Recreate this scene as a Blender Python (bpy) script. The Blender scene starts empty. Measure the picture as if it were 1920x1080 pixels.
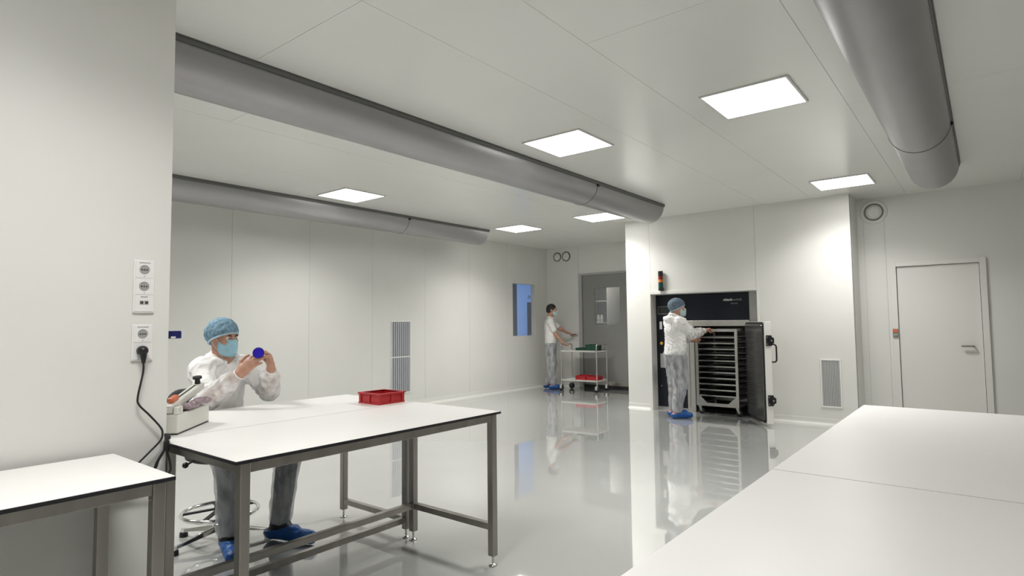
import bpy, bmesh, math, random
import numpy as np
from mathutils import Vector, Matrix
random.seed(4); np.random.seed(4)
PI = math.pi
scene = bpy.context.scene
COL = scene.collection

# ------------------------------------------------------------------ camera
H = 2.98                                       # ceiling height
def camera():
    yaw, pit, rol = .67545, .059488, -.010892
    fw = Vector((-math.sin(yaw), math.cos(yaw), 0)); rt = Vector((math.cos(yaw), math.sin(yaw), 0)); up = Vector((0, 0, 1))
    F = fw*math.cos(pit) + up*math.sin(pit); U = up*math.cos(pit) - fw*math.sin(pit)
    R = rt*math.cos(rol) + U*math.sin(rol); U = U*math.cos(rol) - rt*math.sin(rol)
    cd = bpy.data.cameras.new('camera'); cd.sensor_width = 36; cd.lens = 1109.2/1920*36; cd.clip_start = .02
    co = bpy.data.objects.new('camera', cd); COL.objects.link(co)
    m = Matrix((R, U, -F)).transposed().to_4x4(); m.translation = Vector((0, 0, 1.36)); co.matrix_world = m
    scene.camera = co
camera()
# ------------------------------------------------------------------ world, exposure
w = bpy.data.worlds.new('world'); scene.world = w; w.use_nodes = True
w.node_tree.nodes['Background'].inputs[0].default_value = (.6, .65, .7, 1)
w.node_tree.nodes['Background'].inputs[1].default_value = .05
vs = scene.view_settings
vs.view_transform = 'Standard'; vs.look = 'None'; vs.gamma = 1; vs.exposure = 0.08; vs.use_curve_mapping = False
LAMP = 8.0                                     # glow of the ceiling panel diffusers
LAMP_W = 24.5                                  # power of each panel, thrown mostly downwards
cy = scene.cycles
cy.use_denoising = True; cy.denoising_input_passes = 'RGB_ALBEDO_NORMAL'; cy.denoising_prefilter = 'ACCURATE'; cy.use_adaptive_sampling = True; cy.adaptive_threshold = .015; cy.adaptive_min_samples = 24; cy.max_bounces = 8; cy.diffuse_bounces = 5; cy.glossy_bounces = 4; cy.transparent_max_bounces = 12
cy.sample_clamp_indirect = 8; cy.caustics_reflective = False; cy.caustics_refractive = False

# ------------------------------------------------------------------ materials
M = {}
def mat(name, col, rough=.5, metal=0.0, spec=.5, var=0.0, vscale=6.0, bump=0.0, bscale=40.0, emit=0.0, alpha=1.0, coat=0.0, stretch=None, avar=0.0, ecol=None, trans=0.0, rvar=0.0):
    m = bpy.data.materials.new(name); m.use_nodes = True
    nt = m.node_tree; b = nt.nodes['Principled BSDF']; L = nt.links
    c = (col[0], col[1], col[2], 1)
    b.inputs['Base Color'].default_value = c
    b.inputs['Roughness'].default_value = rough; b.inputs['Metallic'].default_value = metal
    b.inputs['Specular IOR Level'].default_value = spec
    b.inputs['Coat Weight'].default_value = coat; b.inputs['Coat Roughness'].default_value = .015
    b.inputs['Transmission Weight'].default_value = trans
    tc = nt.nodes.new('ShaderNodeTexCoord'); mp = nt.nodes.new('ShaderNodeMapping')
    L.new(tc.outputs['Object'], mp.inputs['Vector'])
    if stretch: mp.inputs['Scale'].default_value = stretch
    if var or avar or rvar:
        n = nt.nodes.new('ShaderNodeTexNoise'); n.inputs['Scale'].default_value = vscale; n.inputs['Detail'].default_value = 4
        L.new(mp.outputs['Vector'], n.inputs['Vector'])
    if var:
        r = nt.nodes.new('ShaderNodeValToRGB'); r.color_ramp.elements[0].position = .3; r.color_ramp.elements[1].position = .7
        r.color_ramp.elements[0].color = tuple(max(0, v*(1-var)) for v in col)+(1,)
        r.color_ramp.elements[1].color = tuple(min(1, v*(1+var)) for v in col)+(1,)
        L.new(n.outputs['Fac'], r.inputs['Fac']); L.new(r.outputs['Color'], b.inputs['Base Color'])
    if rvar:
        q = nt.nodes.new('ShaderNodeMapRange'); q.inputs['To Min'].default_value = max(0, rough-rvar); q.inputs['To Max'].default_value = rough+rvar
        L.new(n.outputs['Fac'], q.inputs['Value']); L.new(q.outputs['Result'], b.inputs['Roughness'])
    if avar:
        q = nt.nodes.new('ShaderNodeMapRange'); q.inputs['From Min'].default_value = .35; q.inputs['From Max'].default_value = .65
        q.inputs['To Min'].default_value = max(0, alpha-avar); q.inputs['To Max'].default_value = min(1, alpha+avar)
        L.new(n.outputs['Fac'], q.inputs['Value']); L.new(q.outputs['Result'], b.inputs['Alpha'])
    elif alpha < 1: b.inputs['Alpha'].default_value = alpha
    if bump:
        n2 = nt.nodes.new('ShaderNodeTexNoise'); n2.inputs['Scale'].default_value = bscale; n2.inputs['Detail'].default_value = 3
        L.new(mp.outputs['Vector'], n2.inputs['Vector'])
        bp = nt.nodes.new('ShaderNodeBump'); bp.inputs['Strength'].default_value = bump; bp.inputs['Distance'].default_value = .01
        L.new(n2.outputs['Fac'], bp.inputs['Height']); L.new(bp.outputs['Normal'], b.inputs['Normal'])
    if emit:
        b.inputs['Emission Color'].default_value = (ecol or col)+(1,) if len(ecol or col) == 3 else (ecol or col)
        b.inputs['Emission Strength'].default_value = emit
    M[name] = m; return m
mat('wall', (.73, .725, .69), .38, var=.02, vscale=1.5)
mat('ceiling', (.77, .77, .735), .22, var=.015, vscale=1.0, spec=.5)
mat('floor', (.49, .495, .48), .04, spec=.70, var=.04, vscale=.8, rvar=.01, coat=1.0)
mat('joint', (.55, .55, .52), .6)
mat('cove', (.74, .74, .70), .3)
mat('laminate', (.86, .85, .83), .32, var=.012, vscale=3)
mat('core_black', (.012, .011, .014), .45)
mat('steel', (.36, .345, .315), .33, .9, var=.10, vscale=14, stretch=(1, 1, .08))
mat('steel_bright', (.66, .66, .64), .22, 1.0, var=.05, vscale=20)
mat('chrome', (.8, .8, .8), .08, 1.0)
mat('rack_steel', (.55, .54, .50), .38, .75, var=.06, vscale=10)
mat('tray_steel', (.50, .50, .48), .30, .9, var=.08, vscale=8)
mat('chamber', (.17, .17, .165), .28, .85, var=.2, vscale=5)
mat('door_inner', (.26, .26, .26), .22, .75, var=.06, vscale=3)
mat('duct', (.37, .365, .37), .40, .55, var=.03, vscale=3)
mat('duct_rail', (.17, .17, .165), .45, .4)
mat('lamp_frame', (.62, .62, .60), .4)
mat('lamp', (1, 1, 1), .5, emit=LAMP, ecol=(1.0, .99, .965))
mat('daylight_glow', (.6, .75, 1), .5, emit=9.0, ecol=(.40, .62, 1.0))  # bluish glow standing in for daylight in the next room
mat('lamp_dim', (1, 1, 1), .5, emit=12.0, ecol=(1.0, .97, .92))
mat('white_plastic', (.80, .79, .77), .3)
mat('white_enamel', (.74, .73, .69), .35)
mat('navy', (.008, .010, .018), .35, spec=.3, var=.2, vscale=3)
mat('screen', (.014, .018, .020), .12)
mat('black', (.010, .010, .012), .4)
mat('black_rubber', (.016, .016, .017), .62)
mat('grey_plastic', (.22, .22, .22), .5)
mat('mid_grey', (.33, .33, .32), .45)
mat('dark_slot', (.03, .03, .03), .7)
mat('door_grey', (.25, .25, .24), .42, var=.03, vscale=2)
mat('frame_grey', (.40, .40, .39), .4)
mat('grille', (.62, .62, .61), .4, .3)
mat('grille_blue', (.60, .62, .66), .4, .3)
mat('grille_back', (.24, .25, .26), .6)
mat('red', (.42, .014, .02), .38, var=.08, vscale=20)
mat('green', (.004, .052, .028), .4, var=.1, vscale=20)
mat('orange', (.62, .16, .07), .4)
mat('amber', (.55, .20, .03), .25)
mat('beacon_red', (.20, .02, .015), .2)
mat('beacon_green', (.008, .06, .05), .2)
mat('yellow', (.75, .45, .05), .4)
mat('ivory', (.70, .69, .64), .35)
mat('navy_blue', (.010, .012, .10), .3)
mat('clear', (.75, .78, .80), .1, alpha=.45)
mat('blue_disc', (.02, .004, .50), .25)
mat('glass', (.85, .9, .95), .02, alpha=.12)
mat('lettering', (.80, .82, .84), .4)
mat('lettering_dim', (.30, .31, .32), .4)
mat('blue_room', (.60, .68, .80), .6)
mat('store_wall', (.62, .61, .58), .6)
mat('dark_door', (.03, .035, .045), .5)
mat('skin', (.50, .27, .19), .5, var=.10, vscale=25)
mat('skin_glove', (.56, .40, .33), .35, var=.14, vscale=60)
mat('hair', (.018, .014, .012), .6, bump=.5, bscale=120, stretch=(1, 1, .3))
mat('hairnet', (.19, .33, .44), .75, var=.45, vscale=45, bump=.6, bscale=70, alpha=.93)
mat('hairnet_dark', (.12, .17, .22), .75, var=.35, vscale=60, bump=.6, bscale=80)
mat('elastic', (.45, .62, .72), .8)
mat('mask', (.36, .62, .74), .7, var=.08, vscale=30)
mat('mask_pale', (.50, .64, .66), .7, var=.06, vscale=30)
mat('suit', (.84, .83, .82), .75, var=.03, vscale=14, bump=.2, bscale=22)
mat('suit_sleeve', (.80, .79, .78), .7, vscale=16, bump=.4, bscale=36, alpha=.72, avar=.26)
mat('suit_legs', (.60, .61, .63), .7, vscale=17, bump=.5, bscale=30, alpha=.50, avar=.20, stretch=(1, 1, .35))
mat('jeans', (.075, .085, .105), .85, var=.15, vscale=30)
mat('polo', (.76, .75, .73), .8, bump=.2, bscale=40)
mat('shoe_cover', (.003, .080, .31), .42, var=.25, vscale=22, bump=.6, bscale=45)
mat('shoe', (.008, .008, .010), .5)
mat('sock', (.05, .05, .055), .8)
mat('eye_white', (.75, .72, .70), .3)
mat('eye_dark', (.02, .012, .008), .2)
mat('packet', (.30, .22, .25), .35, var=.6, vscale=55, bump=.6, bscale=60)
mat('foam', (.05, .05, .055), .8)

# ------------------------------------------------------------------ helpers
def link(o, parent=None):
    COL.objects.link(o)
    if parent is not None: o.parent = parent
    return o
def tag(o, label=None, cat=None, group=None, kind=None):
    if label: o['label'] = label
    if cat: o['category'] = cat
    if group: o['group'] = group
    if kind: o['kind'] = kind
    return o
def thing(name, label, cat, loc=(0, 0, 0), rz=0.0, group=None):
    o = bpy.data.objects.new(name, None); o.empty_display_size = .1
    o.location = loc; o.rotation_euler = (0, 0, rz); link(o)
    return tag(o, label, cat, group)
def V3(p): return np.asarray(p, float)
def nrm(v):
    v = V3(v); return v/np.linalg.norm(v)

class MB:
    def __init__(s): s.v = []; s.f = []; s.sm = []
    def add(s, vs_, fs, smooth=False):
        o = len(s.v); s.v += [tuple(p) for p in vs_]; s.f += [tuple(o+i for i in f) for f in fs]; s.sm += [smooth]*len(fs); return s
    def box(s, x0, x1, y0, y1, z0, z1, T=None):
        p = [(x, y, z) for x in (x0, x1) for y in (y0, y1) for z in (z0, z1)]
        if T is not None: p = [tuple(T @ Vector(q)) for q in p]
        return s.add(p, [(0, 1, 3, 2), (4, 6, 7, 5), (0, 4, 5, 1), (2, 3, 7, 6), (0, 2, 6, 4), (1, 5, 7, 3)])
    def bar(s, a, b, wx, wz, up=(0, 0, 1)):
        a, b = V3(a), V3(b); d = nrm(b-a); sd = nrm(np.cross(d, up)); u = np.cross(sd, d)
        p = [q+sd*i*wx/2+u*j*wz/2 for q in (a, b) for i in (-1, 1) for j in (-1, 1)]
        return s.add(p, [(0, 1, 3, 2), (4, 6, 7, 5), (0, 4, 5, 1), (2, 3, 7, 6), (0, 2, 6, 4), (1, 5, 7, 3)])
    def cyl(s, a, b, ra, rb=None, n=20, cap=True):
        a, b = V3(a), V3(b); rb = ra if rb is None else rb; d = nrm(b-a)
        e = nrm(np.cross(d, (0, 0, 1) if abs(d[2]) < .9 else (1, 0, 0))); g = np.cross(d, e)
        p = [q+(e*math.cos(t)+g*math.sin(t))*r for q, r in ((a, ra), (b, rb)) for t in np.arange(n)*2*PI/n]
        s.add(p, [(i, (i+1) % n, n+(i+1) % n, n+i) for i in range(n)], True)
        if cap: s.add(p, [tuple(range(n-1, -1, -1)), tuple(range(n, 2*n))])
        return s
    def tube(s, pts, r, n=10, closed=False):
        pts = [V3(p) for p in pts]; m = len(pts); rings = []; e = None
        for i in range(m):
            if closed: d = pts[(i+1) % m]-pts[i-1]
            else: d = pts[min(i+1, m-1)]-pts[max(i-1, 0)]
            d = nrm(d)
            if e is None: e = nrm(np.cross(d, (0, 0, 1) if abs(d[2]) < .9 else (1, 0, 0)))
            e = nrm(e-d*(e@d)); g = np.cross(d, e); rr = r[i] if hasattr(r, '__len__') else r
            rings += [pts[i]+(e*math.cos(t)+g*math.sin(t))*rr for t in np.arange(n)*2*PI/n]
        f = [(i*n+j, i*n+(j+1) % n, ((i+1) % m)*n+(j+1) % n, ((i+1) % m)*n+j) for i in range(m if closed else m-1) for j in range(n)]
        s.add(rings, f, True)
        if not closed: s.add(rings, [tuple(range(n-1, -1, -1)), tuple(range((m-1)*n, m*n))])
        return s
    def lathe(s, prof, c=(0, 0, 0), ax=(0, 0, 1), n=28):
        c = V3(c); ax = nrm(ax); e = nrm(np.cross(ax, (0, 0, 1) if abs(ax[2]) < .9 else (1, 0, 0))); g = np.cross(ax, e)
        p = [c+ax*h+(e*math.cos(t)+g*math.sin(t))*r for r, h in prof for t in np.arange(n)*2*PI/n]; m = len(prof)
        return s.add(p, [(i*n+j, i*n+(j+1) % n, (i+1)*n+(j+1) % n, (i+1)*n+j) for i in range(m-1) for j in range(n)], True)
    def prism(s, poly, ext, smooth=False):          # poly: 3-D points, ext: vector
        n = len(poly); ext = V3(ext); p = [V3(q) for q in poly]+[V3(q)+ext for q in poly]
        s.add(p, [(i, (i+1) % n, n+(i+1) % n, n+i) for i in range(n)], smooth)
        return s.add(p, [tuple(range(n-1, -1, -1)), tuple(range(n, 2*n))])
    def build(s, name, material, parent=None, bevel=0, loc=None, rz=None, off=None, seg=2):
        me = bpy.data.meshes.new(name)
        vv = s.v if off is None else [(x-off[0], y-off[1], z-off[2]) for x, y, z in s.v]
        me.from_pydata([tuple(map(float, q)) for q in vv], [], s.f); me.polygons.foreach_set('use_smooth', s.sm)
        me.materials.append(M[material]); bm = bmesh.new(); bm.from_mesh(me); bmesh.ops.recalc_face_normals(bm, faces=bm.faces); bm.to_mesh(me); bm.free()
        o = bpy.data.objects.new(name, me); link(o, parent)
        if loc is not None: o.location = loc
        if rz is not None: o.rotation_euler = (0, 0, rz)
        if bevel:
            b = o.modifiers.new('bevel', 'BEVEL'); b.width = bevel; b.segments = seg; b.limit_method = 'ANGLE'; b.angle_limit = math.radians(50)
        return o
def Box(*a): return MB().box(*a)
def sphere(mb, c, r, n=14):
    return mb.lathe([(max(1e-5, r*math.sin(t)), -r*math.cos(t)) for t in np.linspace(0, PI, n//2+2)], c, n=n)
def spline(pts, k=8):
    P = [V3(p) for p in pts]; P = [2*P[0]-P[1]]+P+[2*P[-1]-P[-2]]; out = []
    for i in range(1, len(P)-2):
        for t in np.arange(k)/k:
            a, b, c, d = P[i-1:i+3]
            out.append(.5*((2*b)+(c-a)*t+(2*a-5*b+4*c-d)*t*t+(3*b-a-3*c+d)*t**3))
    return out+[P[-2]]
def copy_tree(o, parent=None):
    c = o.copy(); COL.objects.link(c); c.parent = parent
    for ch in list(o.children): copy_tree(ch, c)
    return c

# ------------------------------------------------------------------ implicit surfaces for bodies and cloth
class SDF:
    def __init__(s, h): s.h = h; s.p = []
    def cap(s, a, b, ra, rb=None, k=.02, flat=None, op='u'):
        s.p.append(('c', V3(a), V3(b), ra, ra if rb is None else rb, k, flat, op)); return s
    def ell(s, c, r, ax=None, k=.02, op='u'):
        s.p.append(('e', V3(c), V3(r), np.eye(3) if ax is None else np.array(ax, float), k, op)); return s
    def clip(s, p, n): s.p.append(('k', V3(p), nrm(n))); return s        # removes the side n points to
    def field(s, noise=None):
        lo = np.full(3, 1e9); hi = -lo
        for q in s.p:
            if q[0] == 'c' and q[7] == 'u':
                r = max(q[3], q[4])
                if q[6]: r *= max(1, q[6][1])
                for e in (q[1], q[2]): lo = np.minimum(lo, e-r); hi = np.maximum(hi, e+r)
            if q[0] == 'e' and q[5] == 'u':
                r = max(q[2]); lo = np.minimum(lo, q[1]-r); hi = np.maximum(hi, q[1]+r)
        h = s.h; lo = lo-4*h-.02; n = np.ceil((hi+4*h+.02-lo)/h).astype(int)
        D = np.ones(n, np.float32); ax = [lo[i]+np.arange(n[i])*h for i in range(3)]
        for q in s.p:
            if q[0] == 'k':
                d = (ax[0][:, None, None]-q[1][0])*q[2][0]+(ax[1][None, :, None]-q[1][1])*q[2][1]+(ax[2][None, None, :]-q[1][2])*q[2][2]
                D = np.maximum(D, d.astype(np.float32)); continue
            if q[0] == 'c':
                r = max(q[3], q[4])*(max(1, q[6][1]) if q[6] else 1); k, op = q[5], q[7]; l = np.minimum(q[1], q[2])-r; u = np.maximum(q[1], q[2])+r
            else:
                r = max(q[2]); k, op = q[4], q[5]; l = q[1]-r; u = q[1]+r
            m = k+3*h; i0 = np.maximum(((l-m-lo)/h).astype(int), 0); i1 = np.minimum(((u+m-lo)/h).astype(int)+2, n)
            if (i1 <= i0).any(): continue
            sl = tuple(slice(i0[i], i1[i]) for i in range(3))
            P = np.stack(np.meshgrid(*[ax[i][sl[i]] for i in range(3)], indexing='ij'), -1)
            if q[0] == 'c':
                X = P-q[1]; ba = q[2]-q[1]; sc = 1
                if q[6]:
                    a_, f_ = nrm(q[6][0]), q[6][1]
                    X = X+(X@a_)[..., None]*a_*(1/f_-1); ba = ba+(ba@a_)*a_*(1/f_-1); sc = min(1, f_)
                t = np.clip((X@ba)/max(ba@ba, 1e-9), 0, 1)
                d = (np.linalg.norm(X-t[..., None]*ba, axis=-1)-(q[3]+(q[4]-q[3])*t))*sc
            else:
                X = (P-q[1])@q[3].T; k0 = np.linalg.norm(X/q[2], axis=-1); k1 = np.linalg.norm(X/q[2]**2, axis=-1)+1e-9
                d = k0*(k0-1)/k1
            A = D[sl]
            if op == 'u':
                hh = np.clip(.5+.5*(A-d)/k, 0, 1); D[sl] = A+(d-A)*hh-k*hh*(1-hh)
            else:
                hh = np.clip(.5-.5*(A+d)/k, 0, 1); D[sl] = A+(-d-A)*hh+k*hh*(1-hh)
        if noise is not None:
            I = np.argwhere(np.abs(D) < 5*h+.02); P = lo+I*h
            D[I[:, 0], I[:, 1], I[:, 2]] += noise(P).astype(np.float32)
        return D, lo
    def mesh(s, name, material, root, noise=None):
        D, lo = s.field(noise); h = s.h
        S = D < 0; n = np.array(D.shape)-1
        cnt = np.zeros(n, np.int8); acc = np.zeros(tuple(n)+(3,), np.float32)
        c0 = lambda o: tuple(slice(o[i], o[i]+n[i]) for i in range(3))
        act = np.zeros(n, bool); a0 = S[c0((0, 0, 0))]
        for o in np.ndindex(2, 2, 2): act |= S[c0(o)] != a0
        idx = np.argwhere(act); I = idx.T
        acc = np.zeros((len(idx), 3)); cnt = np.zeros(len(idx))
        for axis in range(3):
            o1, o2 = [a for a in range(3) if a != axis]
            for u in (0, 1):
                for v_ in (0, 1):
                    p = [0, 0, 0]; p[o1] = u; p[o2] = v_; q = list(p); q[axis] = 1
                    d0 = D[I[0]+p[0], I[1]+p[1], I[2]+p[2]]; d1 = D[I[0]+q[0], I[1]+q[1], I[2]+q[2]]
                    x = (d0 < 0) != (d1 < 0); t = np.where(x, d0/np.where(x, d0-d1, 1), 0)
                    pos = np.tile(np.array(p, float), (len(idx), 1)); pos[:, axis] += t
                    acc += pos*x[:, None]; cnt += x
        verts = lo+(idx+acc/np.maximum(cnt, 1)[:, None])*h
        vid = -np.ones(n, np.int64); vid[I[0], I[1], I[2]] = np.arange(len(idx))
        faces = []
        for axis in range(3):
            o1, o2 = (axis+1) % 3, (axis+2) % 3
            a = [slice(0, m) for m in D.shape]; b = list(a); a[axis] = slice(0, n[axis]); b[axis] = slice(1, n[axis]+1)
            E = np.argwhere(S[tuple(a)] != S[tuple(b)]); E = E[(E[:, o1] > 0) & (E[:, o2] > 0) & (E[:, o1] < n[o1]) & (E[:, o2] < n[o2])]
            if not len(E): continue
            ins = S[E[:, 0], E[:, 1], E[:, 2]]; q = []
            for du, dv in ((-1, -1), (0, -1), (0, 0), (-1, 0)):
                c = E.copy(); c[:, o1] += du; c[:, o2] += dv; q.append(vid[c[:, 0], c[:, 1], c[:, 2]])
            q = np.stack(q, 1); q[~ins] = q[~ins][:, ::-1]; faces.append(q)
        F = np.concatenate(faces); F = F[(F >= 0).all(1)]
        rl = np.array(root.location) if root is not None else np.zeros(3)
        me = bpy.data.meshes.new(name); me.vertices.add(len(verts)); me.vertices.foreach_set('co', (verts-rl).astype(np.float32).ravel())
        me.loops.add(F.size); me.loops.foreach_set('vertex_index', F.astype(np.int32).ravel())
        me.polygons.add(len(F)); me.polygons.foreach_set('loop_start', np.arange(len(F), dtype=np.int32)*4); me.polygons.foreach_set('loop_total', np.full(len(F), 4, np.int32))
        me.update(calc_edges=True); me.polygons.foreach_set('use_smooth', np.ones(len(F), bool)); me.materials.append(M[material])
        return link(bpy.data.objects.new(name, me), root)
def folds(amp, freq, seed, n=7, aniso=(1, 1, 1)):
    r = np.random.RandomState(seed); K = r.randn(n, 3)*freq*np.array(aniso); ph = r.rand(n)*6.28; wg = r.rand(n)+.4; wg = wg/wg.sum()
    K2 = r.randn(n, 3)*freq*.4
    def f(P):
        W = np.stack([np.sin(P@K2[i]+ph[i]) for i in range(3)], -1)*.35/freq*3
        v = 0
        for i in range(n): v = v+wg[i]*(1-np.abs(np.sin((P+W)@K[i]+ph[i])))
        return -amp*(v-.4)*2
    return f

# ================================================================== THE SETTING
def cells(u0, u1, z0, z1, holes):
    us = sorted({u0, u1} | {e for h in holes for e in h[:2] if u0 < e < u1}); zs = sorted({z0, z1} | {e for h in holes for e in h[2:] if z0 < e < z1})
    for a, b in zip(us, us[1:]):
        for c, d in zip(zs, zs[1:]):
            if not any(h[0] <= (a+b)/2 <= h[1] and h[2] <= (c+d)/2 <= h[3] for h in holes): yield a, b, c, d
def wall(name, axis, coord, sign, u0, u1, z0=0.0, z1=H, holes=(), seams=(), thick=.10, material='wall', core='joint'):
    def add(mb, a, b, c, d, n0, n1):
        lo, hi = sorted((coord-sign*n0, coord-sign*n1))
        if axis == 'x': mb.box(lo, hi, a, b, c, d)
        else: mb.box(a, b, lo, hi, c, d)
    mb = MB()
    for q in cells(u0, u1, z0, z1, holes): add(mb, *q, .006, thick)
    root = tag(mb.build(name, core), kind='structure')
    es = [u0]+[s_ for s_ in sorted(seams) if u0 < s_ < u1]+[u1]
    for i, (a, b) in enumerate(zip(es, es[1:])):
        mb = MB(); g0 = .0015 if i else 0; g1 = .0015 if i < len(es)-2 else 0
        for q in cells(a+g0, b-g1, z0, z1, holes): add(mb, *q, 0, .006)
        if mb.v: mb.build('wall_panel', material, root)
    return root
def cove(name, a, b, out):                       # coved skirting from a to b, bulging towards out
    r = .030; prof = [(0, .085), (.004, .085), (.004, .079), (.006, .077)]+[(.006+r-r*math.cos(t), .003+r-r*math.sin(t)) for t in np.linspace(0, PI/2, 7)]+[(.006+r+.008, .003), (.006+r+.008, 0), (0, 0)]
    a, b, out = V3(a), V3(b), V3(out)
    return tag(MB().prism([a+out*u+V3((0, 0, z)) for u, z in prof], b-a).build(name, 'cove'), kind='structure')

tag(Box(-7.66, 3.1, -3.1, 10.74, -.12, 0).build('floor', 'floor'), kind='structure')
ceil = tag(Box(-7.66, 3.1, -3.1, 10.74, H+.006, H+.12).build('ceiling', 'joint'), kind='structure')
sx = [-7.66, -6.87, -5.74, -4.62, -3.49, -2.37, -1.75, -.747, .38, 1.5, 3.1]
cross = [[4.9], [3.1, 7.2], [5.6], [2.2, 6.9], [1.78, 5.9], [6.4], [2.9, 7.62], [5.0], [2.0, 6.0], [4.0]]
for i, (a, b) in enumerate(zip(sx, sx[1:])):
    ys = [-3.1]+cross[i]+[10.74]
    for c, d in zip(ys, ys[1:]): Box(a+.0012, b-.0012, c+.0012, d-.0012, H, H+.006).build('ceiling_panel', 'ceiling', ceil)

lseam = [7.02+1.119*k for k in range(-8, 4)]
WIN = (9.435, 10.22, 1.09, 2.185)
wall('wall_left', 'x', -7.55, 1, -3.0, 10.65, holes=[WIN], seams=lseam)
DOOR = (-6.72, -5.45, 0, 2.385)
wall('wall_back', 'y', 10.65, -1, -7.55, -4.52, holes=[DOOR], seams=[-6.72, -5.45])
OV = (-4.095, -2.50, 0, 1.785)
wall('wall_oven', 'y', 8.6, -1, -4.52, -1.32, holes=[OV], seams=[-4.105, -2.505], thick=.09)
wall('wall_oven_left', 'x', -4.52, -1, 8.70, 10.65, seams=[9.7])
wall('wall_oven_right', 'x', -1.32, 1, 8.70, 9.15)
wall('wall_back_right', 'y', 9.15, -1, -1.32, 3.0, holes=[(-.965, .02, 0, 2.10)], seams=[-1.245, -1.005, .9, 2.0])
wall('wall_right', 'x', 3.0, -1, -3.0, 9.15, seams=[-1.9, -.8, .3, 1.4, 2.5, 3.6, 4.7, 5.8, 6.9, 8.0])
wall('wall_rear', 'y', -3.0, 1, -7.55, 3.0, seams=[-6.4, -5.3, -4.2, -1.7, -.6, .5, 1.6])
wall('wall_pillar', 'x', -2.8, 1, -3.0, 1.085, seams=[-2.3, -1.2, -.1])
wall('wall_pillar_end', 'y', 1.085, 1, -3.15, -2.8005, thick=.04)
wall('wall_pillar_back', 'x', -3.15, -1, -3.0, 1.04, seams=[-2.3, -1.2, -.1])
cove('baseboard_left', (-7.55, -2.95, 0), (-7.55, 10.64, 0), (1, 0, 0))
cove('baseboard_back', (-7.54, 10.65, 0), (-6.73, 10.65, 0), (0, -1, 0))
cove('baseboard_oven', (-4.52, 8.6, 0), (-4.12, 8.6, 0), (0, -1, 0))
cove('baseboard_oven_right', (-2.48, 8.6, 0), (-1.32, 8.6, 0), (0, -1, 0))
cove('baseboard_pillar', (-2.8, 1.08, 0), (-2.8, -2.9, 0), (1, 0, 0))
cove('baseboard_back_right', (-1.30, 9.15, 0), (-.98, 9.15, 0), (0, -1, 0))

# trim round the oven opening
tr = MB(); tr.box(-4.15, -4.095, 8.575, 8.60, 0, 1.835).box(-2.50, -2.47, 8.585, 8.60, 0, 1.835).box(-4.095, -2.50, 8.575, 8.60, 1.785, 1.835)
tag(tr.build('trim_1', 'white_enamel', bevel=.003), kind='structure')
tag(MB().box(-4.093, -4.087, 8.601, 8.745, 0, 1.783).box(-4.087, -2.503, 8.601, 8.744, 1.777, 1.783).box(-2.503, -2.498, 8.601, 8.75, 0, 1.783).build('trim_2', 'wall'), kind='structure')

# window to the blue-lit room
wr = tag(MB().box(-7.66, -7.548, WIN[0], WIN[0]+.006, WIN[2], WIN[3]).box(-7.66, -7.548, WIN[1]-.006, WIN[1], WIN[2], WIN[3])
         .box(-7.66, -7.548, WIN[0]+.006, WIN[1]-.006, WIN[3]-.006, WIN[3]).box(-7.66, -7.548, WIN[0]+.006, WIN[1]-.006, WIN[2], WIN[2]+.006).build('window_1', 'white_enamel'), kind='structure')
Box(-7.652, -7.645, WIN[0], WIN[1], WIN[2], WIN[3]).build('pane', 'glass', wr)
def shell(name, x0, x1, y0, y1, z0, z1, material): return tag(Box(x0, x1, y0, y1, z0, z1).build(name, material), kind='structure')
shell('floor_corridor', -10.2, -7.66, 8.4, 15.0, -.12, 0, 'mid_grey'); shell('ceiling_corridor', -10.2, -7.66, 8.4, 15.0, H, H+.1, 'blue_room')
shell('wall_corridor_far', -10.3, -10.2, 8.4, 15.0, 0, H, 'blue_room'); shell('wall_corridor_end', -10.2, -7.66, 15.0, 15.1, 0, H, 'blue_room')
shell('wall_corridor_start', -10.2, -7.66, 8.3, 8.4, 0, H, 'blue_room'); shell('wall_corridor_near', -7.66, -7.56, 10.74, 15.0, 0, H, 'blue_room')
d3 = tag(Box(-10.2, -10.16, 13.41, 13.95, 0, 1.95).build('door_3', 'dark_door', bevel=.005), kind='structure')
Box(-10.16, -10.15, 13.47, 13.89, .1, 1.88).build('door_panel', 'dark_door', d3); Box(-10.16, -10.10, 13.45, 13.48, 1.0, 1.05).build('handle', 'steel', d3)
tag(Box(-10.2, -10.19, 13.46, 13.56, 2.06, 2.15).build('wall_sign', 'mid_grey', bevel=.002), 'small grey sign above dark door seen through blue window', 'sign')
cab = thing('tall_cabinet', 'tall dark blue cabinet just inside the blue window', 'cabinet', (-8.25, 9.80, 0))
Box(-.25, .25, -.35, .35, .05, 2.6).build('body', 'dark_door', cab, bevel=.006); Box(-.23, .23, -.33, .33, 0, .05).build('plinth', 'black', cab)
Box(.25, .262, -.34, -.003, .07, 2.58).build('door', 'dark_door', cab, bevel=.002); Box(.25, .262, .003, .34, .07, 2.58).build('door', 'dark_door', cab, bevel=.002)

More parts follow.
